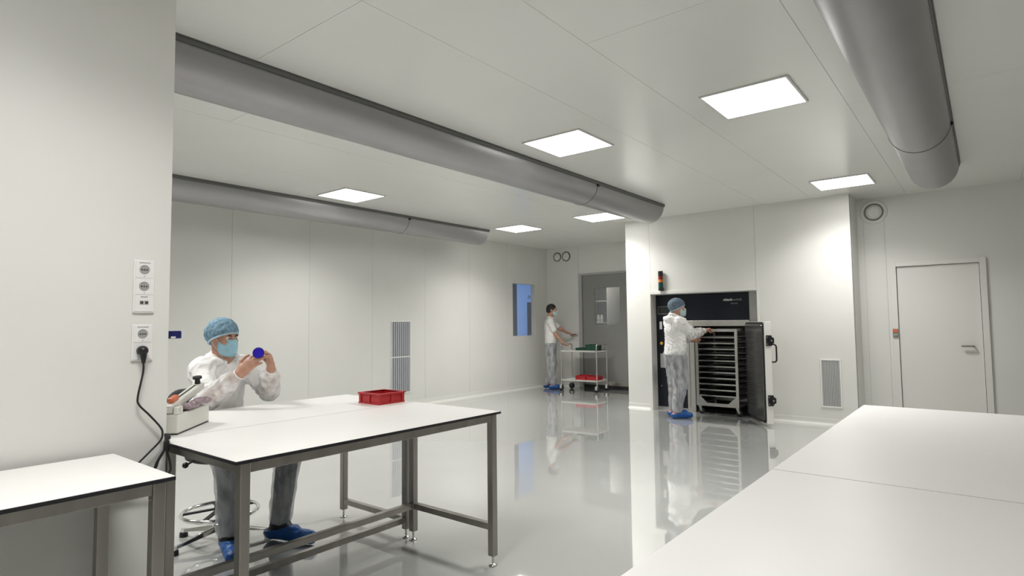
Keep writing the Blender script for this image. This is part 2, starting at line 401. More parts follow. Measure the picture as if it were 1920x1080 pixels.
# grey door in the back wall, with its window onto the store room
fr = MB(); fr.box(-6.72, -6.64, 10.63, 10.75, 0, 2.385).box(-5.53, -5.45, 10.63, 10.75, 0, 2.385).box(-6.64, -5.53, 10.63, 10.75, 2.345, 2.385)
dr = tag(fr.build('door_1', 'frame_grey', bevel=.003), kind='structure')
lf = MB()
for a, b, c, d in cells(-6.625, -5.545, .075, 2.335, [(-6.35, -5.76, 1.31, 2.07)]): lf.box(a, b, 10.66, 10.71, c, d)
lf = lf.build('door_leaf', 'door_grey', dr)
Box(-6.35, -5.76, 10.684, 10.690, 1.31, 2.07).build('pane', 'glass', lf)
Box(-6.64, -5.53, 10.672, 10.72, 0, .078).build('threshold_seal', 'black', dr)
Box(-6.625, -5.545, 10.655, 10.66, .085, .16).build('kick_plate', 'steel', lf)
shell('floor_store', -7.3, -4.6, 10.74, 13.0, -.12, 0, 'mid_grey'); shell('ceiling_store', -7.55, -4.6, 10.75, 13.0, 2.75, 2.85, 'store_wall')
shell('wall_store_back', -7.55, -4.6, 12.6, 12.7, 0, 2.75, 'store_wall'); shell('wall_store_left', -7.55, -7.45, 10.75, 12.6, 0, 2.75, 'store_wall'); shell('wall_store_right', -4.7, -4.6, 10.75, 12.6, 0, 2.75, 'store_wall')
sh = thing('wall_shelf', 'white shelf unit seen through the grey door window', 'shelf', (-7.08, 12.22, 0))
Box(-.36, -.335, -.36, .36, 0, 2.62).build('side_panel', 'white_enamel', sh); Box(.335, .36, -.36, .36, 0, 2.62).build('side_panel', 'white_enamel', sh)
for z in (.5, 1.0, 1.36, 1.86, 2.26): Box(-.335, .335, -.35, .36, z-.025, z).build('shelf_board', 'white_plastic', sh)
for i, (dx, dy) in enumerate(((-.04, -.28), (.06, -.27), (.15, -.28))):
    b = MB().lathe([(.001, 0), (.036, 0), (.036, .12), (.022, .145), (.022, .17), (.001, .17)]).build('bottle', 'white_plastic', None, loc=(-7.08+dx, 12.22+dy, 1.361))
    tag(b, ('leftmost', 'middle', 'rightmost')[i]+' small white bottle on shelf behind the grey door window', 'bottle', 'bottles behind the door window')
pd = thing('pale_locker', 'pale grey locker beside the shelf behind the grey door', 'locker', (-6.05, 12.3, 0))
Box(-.45, .45, -.28, .28, 0, 2.25).build('body', 'frame_grey', pd, bevel=.004); Box(-.44, -.38, -.292, -.28, .05, 2.22).build('hinge_strip', 'grey_plastic', pd); Box(-.375, .44, -.292, -.28, .05, 2.22).build('door', 'frame_grey', pd)

# pale door at the right end
d2 = tag(MB().box(-.965, -.90, 9.12, 9.24, 0, 2.10).box(-.045, .02, 9.12, 9.24, 0, 2.10).box(-.90, -.045, 9.12, 9.24, 2.04, 2.10).build('door_2', 'white_enamel', bevel=.003), kind='structure')
l2 = Box(-.895, -.05, 9.15, 9.20, .01, 2.035).build('door_leaf', 'white_enamel', d2, bevel=.002)
MB().cyl((-.14, 9.15, 1.02), (-.14, 9.10, 1.02), .011).bar((-.14, 9.10, 1.02), (-.26, 9.10, 1.02), .02, .02).build('handle', 'steel', l2)

# ================================================================== CEILING LAMPS
def lamp(x, y, label, group=None):
    t = thing('ceiling_light', label, 'light', (x, y, H-.012), group=group)
    f = MB(); a, b = .30, .284
    f.box(-a, a, -a, -b, 0, .012).box(-a, a, b, a, 0, .012).box(-a, -b, -b, b, 0, .012).box(b, a, -b, b, 0, .012).build('frame', 'lamp_frame', t)
    Box(-b, b, -b, b, .002, .011).build('diffuser', 'lamp', t)
    ld = bpy.data.lights.new('panel_light', 'AREA'); ld.shape = 'SQUARE'; ld.size = 2*b; ld.energy = LAMP_W; ld.spread = math.radians(130); ld.color = (1.0, .99, .965)
    lo = bpy.data.objects.new('panel_light', ld); link(lo, t); lo.location = (0, 0, -.004)
LG = 'square ceiling panel lights'
lamp(-1.255, 4.42, 'largest glowing square ceiling light, nearest the right duct', LG)
lamp(-2.885, 4.44, 'square ceiling light just right of the long middle duct', LG)
lamp(-6.125, 4.455, 'square ceiling light above the far left duct', LG)
lamp(-6.185, 7.92, 'square ceiling light past the end of the left duct', LG)
lamp(-4.59, 7.90, 'square ceiling light tucked under the end of the middle duct', LG)
lamp(-1.255, 7.82, 'square ceiling light over the right end of the oven wall', LG)
lamp(-1.55, .55, 'added ceiling light out of view, brightening the pillar wall', LG)  # added out of view to brighten the pillar face
lamp(-4.59, .96, 'ceiling light behind the pillar, beside the middle duct', LG)
lamp(-6.125, .96, 'ceiling light behind the pillar, beside the left duct', LG)
lamp(1.95, -.45, 'added fill light beside the right wall, outside the view', LG)  # unseen fill light, added for the right side of the room
def plain_lamp(x, y, z, sx_, sy_, m, label):
    t = thing('ceiling_light', label, 'light', (x, y, z-.03)); Box(-sx_-.02, sx_+.02, -sy_-.02, sy_+.02, .015, .03).build('frame', 'lamp_frame', t); Box(-sx_, sx_, -sy_, sy_, 0, .015).build('diffuser', m, t)
plain_lamp(-8.35, 12.3, H, .3, 1.2, 'daylight_glow', 'bluish panel added in place of daylight behind the blue window')  # added glowing panel, takes the place of daylight in that room
plain_lamp(-6.3, 11.5, 2.75, .25, .25, 'lamp_dim', 'dim ceiling light in the store behind the grey door')

# ================================================================== AIR DUCTS
def duct(x, y0, y1, seams, label):
    t = thing('air_duct', label, 'duct', (x, y0, H), group='half-round air ducts'); r, zc = .218, -.022; n = 26
    cuts = [0]+[s_-y0 for s_ in seams]+[y1-y0]
    for a, b in zip(cuts, cuts[1:]):
        mb = MB(); pr = [(r*math.cos(q), zc-r*1.0*math.sin(q)) for q in np.linspace(0, PI, n)]
        mb.prism([(u, a+.002, z) for u, z in pr], (0, b-a-.004, 0)); mb.sm[:n] = [True]*(n-1)+[False]
        mb.build('fabric_section', 'duct', t)
    for s_ in (-1, 1):
        MB().box(min(s_*(r-.012), s_*(r+.008)), max(s_*(r-.012), s_*(r+.008)), 0, y1-y0+.015, -.034, -.004).box(s_*r-.016, s_*r+.016, 0, y1-y0+.015, -.005, 0).build('rail', 'duct_rail', t)
    for c in cuts[1:-1]:
        rg = MB().tube([((r+.0015)*math.cos(q), c, zc-(r+.0015)*math.sin(q)) for q in np.linspace(.03, PI-.03, 24)], .003, 6).build('seam_ring', 'duct_rail', t)
        MB().box(r-.004, r+.016, c-.018, c+.018, -.06, -.034).build('hook', 'black', rg)
    return t
duct(-3.645, -2.99, 7.665, [-.9, 5.88], 'long half-round grey air duct across the middle of ceiling')
duct(-6.895, -2.99, 7.705, [-.9, 5.90], 'half-round grey air duct along the left wall')
duct(-.375, -2.99, 7.68, [-.9, 2.5, 5.9], 'grey air duct cut off at the upper right edge')

# ================================================================== WALL FITTINGS
def grille(name, label, plane, c, wid, hei, nsl, m_slat, split):
    # c: centre on the wall; plane 'x' faces +X, 'y' faces -Y
    rz = PI/2 if plane == 'x' else 0
    t = thing(name, label, 'vent', c, rz)
    a, b, q = wid/2, hei/2, .018                       # local: x along wall, -y out of the wall
    f = MB().box(-a, a, -.012, -.001, b-q, b).box(-a, a, -.012, -.001, -b, -b+q).box(-a, -a+q, -.012, -.001, -b+q, b-q).box(a-q, a, -.012, -.001, -b+q, b-q)
    if split: f.box(-a+q, a-q, -.012, -.001, -.009, .009)
    f.build('frame', 'white_plastic', t, bevel=.002)
    Box(-a+q, a-q, -.003, -.001, -b+q, b-q).build('backing', 'grille_back', t)
    iw = 2*(a-q)/nsl
    for i in range(nsl):
        x = -a+q+iw*(i+.5)
        for z0, z1 in (((-b+q, -.009), (.009, b-q)) if split else ((-b+q, b-q),)):
            MB().prism([(x-iw*.36, -.010, z0), (x+iw*.10, -.004, z0), (x+iw*.22, -.0045, z0), (x-iw*.22, -.0112, z0)], (0, 0, z1-z0)).build('slat', m_slat, t)
grille('wall_vent', 'tall grey two-part louvred vent low on the left wall', 'x', (-7.55, 6.475, .825), .43, 1.19, 9, 'grille_blue', True)
grille('wall_vent', 'narrow louvred vent low on the wall right of the oven', 'y', (-1.612, 8.6, .538), .245, .625, 11, 'grille', False)
def round_vent(c, r, label, group=None, wide=False):
    t = thing('round_vent', label, 'vent', c, group=group)
    if wide: MB().lathe([(r*1.0, 0), (r*1.45, -.0), (r*1.42, .008), (r*1.05, .010), (r*1.0, 0)], ax=(0, -1, 0), n=36).build('flange', 'wall', t)
    MB().lathe([(r*.88, .0), (r*1.0, .0), (r*1.0, .012), (r*.88, .012), (r*.88, 0)], ax=(0, -1, 0), n=36).build('ring_gap', 'grey_plastic' if wide else 'dark_slot', t)
    MB().lathe([(.001, .018), (r*.5, .022), (r*.84, .016), (r*.87, .004), (r*.87, 0)], ax=(0, -1, 0), n=36).build('cover', 'white_enamel', t)
round_vent((-7.255, 10.65, 2.79), .098, 'left one of two small round vents high on back wall', 'pair of round vents')
round_vent((-7.025, 10.65, 2.785), .104, 'right one of two small round vents high on back wall', 'pair of round vents')
round_vent((-1.12, 9.15, 2.79), .112, 'round ceiling-height vent on the wall at the far right', None, True)
sw = thing('wall_switch', 'small red and grey wall switch beside the right door', 'switch', (-.935, 9.12, 1.13))
Box(-.03, .03, -.02, -.0005, 0, .105).build('housing', 'grey_plastic', sw, bevel=.003); Box(-.026, .026, -.026, -.02, .055, .10).build('upper_button', 'orange', sw, bevel=.002); Box(-.022, .022, -.025, -.02, .01, .045).build('lower_button', 'mid_grey', sw, bevel=.002)
dv = thing('door_opener', 'small white door opener lever on the far back wall', 'lever', (-6.82, 10.65, 1.11))
Box(-.065, .065, -.014, -.0005, -.035, .04).build('plate', 'white_plastic', dv, bevel=.003); MB().cyl((-.03, -.012, 0), (-.03, -.05, 0), .012).bar((-.04, -.05, 0), (.06, -.05, 0), .02, .022).build('lever', 'steel_bright', dv)

# signal tower above the oven
t = thing('signal_tower', 'black stack light with red, amber and green lenses above oven', 'lamp', (-3.905, 8.545, 1.836))
MB().cyl((0, 0, 0), (0, 0, .035), .038).build('base', 'black', t)
for i, (m_, n_) in enumerate((('beacon_green', 'green_lens'), ('amber', 'amber_lens'), ('beacon_red', 'red_lens'))):
    z = [.035, .128, .172][i]; z1 = [.128, .172, .228][i]
    MB().cyl((0, 0, z), (0, 0, z1-.004), .036).cyl((0, 0, z1-.004), (0, 0, z1), .034).build(n_, m_, t)
MB().cyl((0, 0, .228), (0, 0, .295), .037).build('sound_module', 'black', t); MB().lathe([(.001, .012), (.034, .010), (.037, 0), (.001, 0)], (0, 0, .295)).build('cap', 'grey_plastic', t)
MB().box(-.03, .03, .03, .055, .0, .05).build('bracket', 'grey_plastic', t)

# ------------------------------------------------------------------ sockets on the pillar (x = -2.8, facing +X)
def socket_frame(name, label, y, ztop, mods):
    n = len(mods); hh = .071*n+.011
    t = thing(name, label, 'socket', (-2.8, y, ztop-hh/2), PI/2)         # local: x along wall (+x = +Y world), -y out
    Box(-.0405, .0405, -.010, -.0005, -hh/2, hh/2).build('cover_frame', 'white_plastic', t, bevel=.003)
    for i, kind in enumerate(mods):
        zc = hh/2-.0055-.0355-.071*i; q = .0345; m = 32
        if kind == 'net':
            p = Box(-q, q, -.0125, -.010, zc-q, zc+q).build('network_module', 'white_plastic', t, bevel=.001)
            for s_ in (-1, 1):
                Box(s_*.009-.0072, s_*.009+.0072, -.0150, -.0125, zc-.004, zc+.010).build('jack', 'grey_plastic', p); Box(s_*.009-.0045, s_*.009+.0045, -.0153, -.0150, zc-.002, zc+.006).build('jack_opening', 'dark_slot', p)
            lab = MB()
            for j in range(5): lab.box(-.013+j*.0055, -.0092+j*.0055, -.0131, -.0125, zc+.024, zc+.029)
            lab.build('label_mark', 'grey_plastic', p); continue
        mb = MB(); r = .0205; ang = [2*PI*j/m for j in range(m)]
        sq = [(q*max(-1, min(1, math.cos(a)*1.4142*(1 if abs(abs(math.tan(a))-1) > 1e9 else 1)/max(abs(math.cos(a)), abs(math.sin(a)))/1.4142)), q*math.sin(a)/max(abs(math.cos(a)), abs(math.sin(a)))) for a in ang]
        V = [(x, -.0125, zc+z) for x, z in sq]+[(r*math.cos(a), -.0125, zc+r*math.sin(a)) for a in ang]+[(r*.95*math.cos(a), -.0102, zc+r*.95*math.sin(a)) for a in ang]+[(x, -.010, zc+z) for x, z in sq]
        F = []
        for j in range(m):
            k = (j+1) % m; F += [(j, k, m+k, m+j), (m+j, m+k, 2*m+k, 2*m+j), (3*m+j, 3*m+k, k, j)]
        mb.add(V, F); p = mb.build('socket_module', 'white_plastic', t)
        MB().add([(r*.95*math.cos(a), -.0103, zc+r*.95*math.sin(a)) for a in ang], [tuple(range(m))]).build('recess', 'mid_grey', p)
        ho = MB()
        for s_ in (-1, 0, 1): ho.cyl((s_*.0095, -.0108, zc), (s_*.0095, -.0100, zc), .0032, n=10)
        ho.build('pin_holes', 'black', p)
        Box(-.003, .003, -.0131, -.0125, zc-.029, zc-.0265).build('shutter_mark', 'grey_plastic', p)
        if i == 0:
            lab = MB()
            for j in range(8): lab.box(-.021+j*.0054, -.0172+j*.0054, -.0131, -.0125, zc+.0275, zc+.0315)
            lab.build('label_mark', 'grey_plastic', p)
    return t
socket_frame('wall_socket', 'upper white wall socket block with two outlets and network jacks', .981, 1.645, ['s', 's', 'net'])
socket_frame('wall_socket', 'lower white wall socket block with a black plug', .980, 1.372, ['s', 's'])
pc = thing('power_cord', 'black power cord hanging from lower wall socket to behind table', 'cord', (-2.787, .975, 1.262))
o = (-2.787, .975, 1.262)
MB().lathe([(.0005, 0), (.019, 0), (.0205, .008), (.0205, .022), (.016, .034), (.009, .040), (.0005, .040)], ax=(1, 0, 0), n=24).build('plug', 'black', pc)
MB().tube([(.024, 0, -.008), (.027, 0, -.03), (.025, .001, -.052)], [.014, .0105, .007], 12).build('strain_relief', 'black', pc)
MB().tube(spline([(-2.762, .976, 1.215), (-2.765, .976, 1.168), (-2.768, .960, 1.07), (-2.768, .967, 1.036), (-2.765, 1.004, .992), (-2.765, 1.047, .937), (-2.762, 1.056, .909), (-2.762, 1.048, .879), (-2.765, 1.008, .837), (-2.768, .970, .800), (-2.772, .90, .735), (-2.778, .78, .70), (-2.780, .3, .70), (-2.780, -.4, .70)]), .0042, 8).build('cable', 'black_rubber', pc, off=o)
cb = thing('cable_bundle', 'bundle of black cables hanging from table corner at the pillar', 'cable', (-2.755, 1.075, .85))
o = (-2.755, 1.075, .85)
MB().tube(spline([(-2.965, 1.165, .864), (-2.90, 1.128, .864), (-2.80, 1.098, .876), (-2.768, 1.085, .895), (-2.758, 1.073, .889), (-2.757, 1.066, .845), (-2.76, 1.042, .80), (-2.765, 1.024, .757), (-2.770, .95, .715), (-2.776, .80, .690), (-2.778, .3, .690), (-2.778, -.4, .690)]), .0055, 8).build('cable', 'black_rubber', cb, off=o)
MB().tube(spline([(-2.762, 1.069, .90), (-2.752, 1.072, .86), (-2.752, 1.072, .833), (-2.755, 1.086, .779), (-2.755, 1.083, .739), (-2.764, 1.03, .690), (-2.772, .85, .675), (-2.776, .3, .678), (-2.776, -.4, .678)]), .0045, 8).build('cable', 'black_rubber', cb, off=o)
MB().tube(spline([(-2.763, 1.067, .905), (-2.749, 1.064, .87), (-2.751, 1.058, .835), (-2.757, 1.036, .795), (-2.762, 1.016, .75), (-2.768, .95, .705), (-2.774, .80, .668), (-2.776, .3, .666), (-2.776, -.4, .666)]), .0045, 8).build('cable', 'black_rubber', cb, off=o)
MB().cyl((-2.758, 1.071, .835), (-2.754, 1.070, .875), .0125, .0115, n=12).build('tie_wrap', 'black', cb, off=o)
# navy holder on the far face of the pillar
bh = thing('tape_holder', 'small navy blue holder sticking out behind the pillar edge', 'holder', (-2.885, 1.0855, 1.325))
Box(-.02, .02, .0005, .012, -.016, .030).build('bracket', 'grey_plastic', bh, bevel=.002); Box(-.017, .017, .012, .082, -.018, .017).build('body', 'navy_blue', bh, bevel=.004)
Box(-.015, .015, .082, .100, -.014, .013).build('clear_end', 'clear', bh, bevel=.003); Box(.017, .0178, .036, .056, -.016, -.008).build('label_mark', 'white_plastic', bh)

# ================================================================== TABLES
def table(name, label, x0, x1, y0, y1, zt=.857, rail_side=-1, rail_z=.21, end_rails=(True, True), leg=.041, group='steel work tables with white tops', over=.012):
    t = thing(name, label, 'table', ((x0+x1)/2, (y0+y1)/2, 0), group=group); a, b = (x1-x0)/2, (y1-y0)/2
    tp = Box(-a, a, -b, b, zt-.0135, zt-.0012).build('top_core', 'core_black', t)
    Box(-a+.0012, a-.0012, -b+.0012, b-.0012, zt-.0012, zt).build('top_surface', 'laminate', tp)
    fa, fb = a-over, b-over*2.0; zf = zt-.0135; ap = .040
    for s_ in (-1, 1):
        for q in (-1, 1):
            cx, cy_ = s_*(fa-leg/2), q*(fb-leg/2)
            lg = Box(cx-leg/2, cx+leg/2, cy_-leg/2, cy_+leg/2, .055, zf).build('leg', 'steel', t, bevel=.004)
            MB().cyl((cx, cy_, .012), (cx, cy_, .056), .007, n=12).lathe([(.001, .014), (.012, .013), (.024, .006), (.024, 0), (.001, 0)], (cx, cy_, 0), n=20).build('levelling_foot', 'steel_bright', lg)
    for s_ in (-1, 1):
        xa = s_*(fa-.02); Box(xa-.016, xa+.016, -fb+leg, fb-leg, zf-ap, zf).build('apron', 'steel', t, bevel=.002)
        ya = s_*(fb-.02); Box(-fa+leg, fa-leg, ya-.016, ya+.016, zf-ap, zf).build('apron', 'steel', t, bevel=.002)
        if end_rails[0 if s_ < 0 else 1]: Box(-fa+leg, fa-leg, s_*(fb-leg/2)-.018, s_*(fb-leg/2)+.018, rail_z-.018, rail_z+.018).build('stretcher', 'steel', t, bevel=.003)
    xr = rail_side*(fa-leg/2)
    Box(xr-.018, xr+.018, -fb+leg, fb-leg, rail_z-.018, rail_z+.018).build('long_rail', 'steel', t, bevel=.003)
    return t
table('work_table', 'white-topped steel work table in front of the seated worker, nearer half', -2.928, -2.200, 1.095, 2.633, rail_side=-1, rail_z=.215)
table('work_table', 'farther half of the double work table, carrying the sealer and red crate', -3.660, -2.932, 1.095, 2.633, rail_side=1, rail_z=.115)
table('work_table', 'white table corner at the lower left below the wall sockets', -2.752, -2.165, -.65, .873, rail_side=-1, rail_z=.21)
table('work_table', 'long white table filling the lower right corner, nearest part', -.592, .31, .24, 2.139, rail_side=1, rail_z=.21)
table('work_table', 'long white table at lower right, far part beyond the seam', -.592, .31, 2.1425, 4.045, rail_side=1, rail_z=.21)

# ================================================================== CRATES
def crate(label, c, w, d, h, m_, rz=0.0, group=None):
    t = thing('crate', label, 'crate', c, rz, group); a, b = w/2, d/2; k = .006; q = min(w, d)*.10
    MB().box(-a+k, a-k, -b+k, b-k, .002, .007).box(-a+k, a-k, -b+k, -b+2*k, .007, h-.004).box(-a+k, a-k, b-2*k, b-k, .007, h-.004).box(-a+k, -a+2*k, -b+2*k, b-2*k, .007, h-.004).box(a-2*k, a-k, -b+2*k, b-2*k, .007, h-.004).build('body', m_, t)
    MB().box(-a-.006, a+.006, -b-.006, -b+.012, h-.010, h).box(-a-.006, a+.006, b-.012, b+.006, h-.010, h).box(-a-.006, -a+.012, -b+.012, b-.012, h-.010, h).box(a-.012, a+.006, -b+.012, b-.012, h-.010, h).build('rim', m_, t, bevel=.0015)
    MB().box(-a-.002, a+.002, -b-.002, -b+.01, 0, .009).box(-a-.002, a+.002, b-.01, b+.002, 0, .009).box(-a-.002, -a+.01, -b+.01, b-.01, 0, .009).box(a-.01, a+.002, -b+.01, b-.01, 0, .009).build('base_flange', m_, t, bevel=.001)
    for s_ in (-1, 1):
        for r in (-1, 1):
            p = [(s_*a, r*b), (s_*(a-q), r*b), (s_*(a-q), r*(b-k)), (s_*(a-k), r*(b-k)), (s_*(a-k), r*(b-q)), (s_*a, r*(b-q))]
            MB().prism([(x, y, .009) for x, y in p], (0, 0, h-.019)).build('corner_post', m_, t, bevel=.0015)
        MB().box(-.008, .008, min(s_*b, s_*(b-k)), max(s_*b, s_*(b-k)), .009, h-.01).build('rib', m_, t)
        MB().box(min(s_*a, s_*(a-k)), max(s_*a, s_*(a-k)), -.008, .008, .009, h-.01).build('rib', m_, t)
    return t
crate('shallow red plastic crate on the white work table', (-3.088, 2.490, .857), .205, .205, .070, 'red')

# ================================================================== HEAT SEALER
sl = thing('heat_sealer', 'ivory bench heat sealer with raised arm at the table corner', 'sealer', (-2.968, 1.196, .857), math.radians(136))
# local: +x along the machine away from the pillar, +y away from the viewer
MB().box(0, .385, -.004, .092, .006, .094).build('base', 'ivory', sl, bevel=.006)
Box(.002, .383, -.002, .090, 0, .006).build('foot_strip', 'black', sl)
Box(.10, .375, .022, .066, .094, .101).build('sealing_bar', 'black', sl)
hp = MB().box(-.002, .060, -.002, .016, .094, .128).box(-.002, .060, .072, .090, .094, .128).build('hinge_post', 'ivory', sl, bevel=.003)
MB().cyl((.030, -.006, .112), (.030, .096, .112), .009, n=14).build('hinge_pin', 'steel_bright', hp)
A = math.radians(11); d_ = V3((math.cos(A), 0, math.sin(A))); a0 = V3((.0, .045, .118))
ar = MB().bar(a0, a0+d_*.392, .046, .036, up=(0, 0, 1)).build('arm', 'ivory', sl, bevel=.005)
u_ = np.cross((0, 1, 0), d_)*-1
MB().bar(a0+d_*.05+u_*.019, a0+d_*.33+u_*.019, .006, .004).build('arm_groove', 'black', ar)
MB().bar(a0+d_*.12-u_*.024, a0+d_*.29-u_*.024, .014, .014).build('press_pad', 'black', ar)
MB().cyl(a0+d_*.362+u_*.018, a0+d_*.362+u_*.045, .014, .012, n=16).cyl(a0+d_*.362+u_*.045, a0+d_*.362+u_*.056, .022, n=20).build('knob', 'black', ar)
MB().bar(a0+d_*.035+u_*.030, a0+d_*.105+u_*.030, .030, .024).build('lamp_cover', 'orange', ar, bevel=.008)
bag = thing('parts_bag', 'clear bag of brown and purple parts lying on the sealer base', 'bag', (-3.09, 1.36, .952))
s = SDF(.004)
rr = random.Random(3)
for i in range(11):
    f_ = i/10; s.ell((-3.045-.165*f_+rr.uniform(-.01, .01), 1.272+.160*f_+rr.uniform(-.014, .010), .972+rr.uniform(0, .010)), (.022, .022, .015), k=.015)
s.clip((0, 0, .9585), (0, 0, -1)).mesh('contents', 'packet', bag, folds(.004, 90, 5))

# ================================================================== STOOL
st = thing('work_stool', 'high black work stool with chrome foot ring under seated worker', 'stool', (-3.875, 1.835, 0))
MB().cyl((0, 0, .07), (0, 0, .30), .026).cyl((0, 0, .30), (0, 0, .51), .016).build('gas_column', 'chrome', st)
MB().lathe([(.001, .115), (.042, .11), (.048, .085), (.045, .062), (.001, .060)]).build('hub', 'chrome', st)
for i in range(5):
    a = math.radians(275+72*i); e = V3((math.cos(a), math.sin(a), 0))
    l = MB().add([p for r, hw, z0, z1 in ((.03, .020, .066, .100), (.285, .013, .030, .048)) for p in (e*r+np.cross((0, 0, 1), e)*-hw+V3((0, 0, z0)), e*r+np.cross((0, 0, 1), e)*hw+V3((0, 0, z0)), e*r+np.cross((0, 0, 1), e)*hw*.6+V3((0, 0, z1)), e*r-np.cross((0, 0, 1), e)*hw*.6+V3((0, 0, z1)))],
                 [(0, 1, 2, 3), (7, 6, 5, 4), (0, 4, 5, 1), (1, 5, 6, 2), (2, 6, 7, 3), (3, 7, 4, 0)]).cyl(e*.285+V3((0, 0, .028)), e*.285+V3((0, 0, .050)), .017, n=14).build('base_leg', 'chrome', st, bevel=.003)
    MB().cyl(e*.285, e*.285+V3((0, 0, .028)), .026, .024, n=18).build('glide', 'black', l)
rg = MB().tube([(.222*math.cos(q), .222*math.sin(q), .185) for q in np.linspace(0, 2*PI, 48, endpoint=False)], .0125, 12, True).build('foot_ring', 'chrome', st)
for i in range(5):
    a = math.radians(20+72*i); e = V3((math.cos(a), math.sin(a), 0)); MB().bar(e*.03+V3((0, 0, .20)), e*.215+V3((0, 0, .182)), .026, .010).build('ring_spoke', 'black', rg)
MB().cyl((0, 0, .175), (0, 0, .235), .036).build('ring_clamp', 'black', rg)
MB().box(-.10, .10, -.09, .09, .495, .515).build('seat_plate', 'black', st, bevel=.004)
MB().lathe([(.001, .0), (.17, .0), (.205, .018), (.21, .040), (.19, .060), (.10, .052), (.001, .045)], (0, 0, .515), n=36).build('seat', 'foam', st)
lv = MB().tube(spline([(.06, -.10, .555), (.10, -.18, .562), (.14, -.26, .548)]), .006, 8).build('height_lever', 'black', st)
sphere(MB(), (.15, -.282, .545), .018).build('lever_knob', 'black', lv)
MB().bar((-.10, -.02, .55), (-.27, -.02, .56), .05, .012).bar((-.265, -.02, .555), (-.285, -.02, .86), .05, .012, up=(0, 1, 0)).build('back_support', 'black', st)
bk = SDF(.010); bk.cap((-.275-3.875, 1.835-.14, .86), (-.275-3.875, 1.835+.14, .86), .095, .095, .02, ((1, 0, 0), .28)); bk.mesh('backrest', 'foam', st)

# ================================================================== OVEN IN THE WALL OPENING
ov = thing('oven', 'large dark blue industrial drying oven built into the wall, door open', 'oven', (-3.30, 8.76, 0))
oo = (-3.30, 8.76, 0)
CX0, CX1, CZ = -3.475, -2.665, 1.285                                 # chamber opening
Box(-4.090, -3.60, 8.745, 8.78, .04, 1.785).build('control_column', 'navy', ov, off=oo, bevel=.003)
tpn = Box(-3.60, -2.655, 8.745, 8.78, 1.372, 1.785).build('top_fascia', 'navy', ov, off=oo, bevel=.003)
Box(-2.655, -2.50, 8.752, 8.78, .0, 1.785).build('side_filler', 'frame_grey', ov, off=oo)
Box(-4.095, -3.60, 8.75, 8.78, 0, .04).build('plinth', 'frame_grey', ov, off=oo)
MB().box(-3.60, CX0, 8.735, 8.78, 0, 1.372).box(CX1, -2.655, 8.735, 8.78, 0, CZ).box(CX0, -2.655, 8.735, 8.78, CZ, 1.372).build('chamber_frame', 'rack_steel', ov, off=oo, bevel=.004)
MB().box(CX0-.03, CX0, 8.78, 9.75, 0, CZ+.03).box(CX1, CX1+.03, 8.78, 9.75, 0, CZ+.03).box(CX0, CX1, 8.78, 9.75, CZ, CZ+.03).box(CX0-.03, CX1+.03, 9.75, 9.78, 0, CZ+.03).box(CX0, CX1, 8.745, 9.75, .0005, .004).build('chamber_lining', 'chamber', ov, off=oo)
Box(-3.58, -3.555, 8.728, 8.735, .06, 1.35).build('frame_bead', 'frame_grey', ov, off=oo)
scn = Box(-4.055, -3.845, 8.738, 8.745, 1.475, 1.60).build('control_screen', 'grey_plastic', ov, off=oo, bevel=.002)
Box(-4.045, -3.855, 8.736, 8.738, 1.485, 1.59).build('display', 'screen', scn, off=oo)
MB().lathe([(.001, .03), (.022, .03), (.024, .01), (.016, 0), (.001, 0)], (-4.0, 8.744, 1.02), (0, -1, 0)).build('emergency_stop', 'yellow', ov, off=oo)
Box(-4.03, -3.99, 8.735, 8.745, 1.24, 1.36).build('rocker_switch', 'white_plastic', ov, off=oo, bevel=.002)
Box(-4.03, -3.94, 8.738, 8.745, .64, .86).build('document_pocket', 'frame_grey', ov, off=oo, bevel=.002)
MB().cyl((-3.66, 8.745, .36), (-3.66, 8.725, .36), .022).build('valve_knob', 'steel_bright', ov, off=oo)
MB().cyl((-4.02, 8.745, .36), (-4.02, 8.738, .36), .008).build('lock', 'steel_bright', ov, off=oo)
def text(body, size, m_, loc, parent, off, bold=0.0):
    cu = bpy.data.curves.new('lettering', 'FONT'); cu.body = body; cu.size = size; cu.extrude = .0006; cu.offset = bold; cu.resolution_u = 3
    ob = bpy.data.objects.new('lettering', cu); COL.objects.link(ob); bpy.context.view_layer.update()
    me = bpy.data.meshes.new_from_object(ob.evaluated_get(bpy.context.evaluated_depsgraph_get())); w_ = max(v.co.x for v in me.vertices)
    bpy.data.objects.remove(ob); me.materials.clear(); me.materials.append(M[m_]); me.name = 'lettering'
    q = bpy.data.objects.new('lettering', me); link(q, parent); q.location = [loc[i]-off[i] for i in range(3)]; q.rotation_euler = (PI/2, 0, 0)
    return w_
w_ = text('vötsch', .050, 'lettering', (-3.022, 8.7435, 1.655), tpn, oo, .0012)
text('technik', .046, 'lettering_dim', (-3.022+w_+.004, 8.7435, 1.655), tpn, oo)
text('Industry', .030, 'lettering_dim', (-2.912, 8.7435, 1.606), tpn, oo)
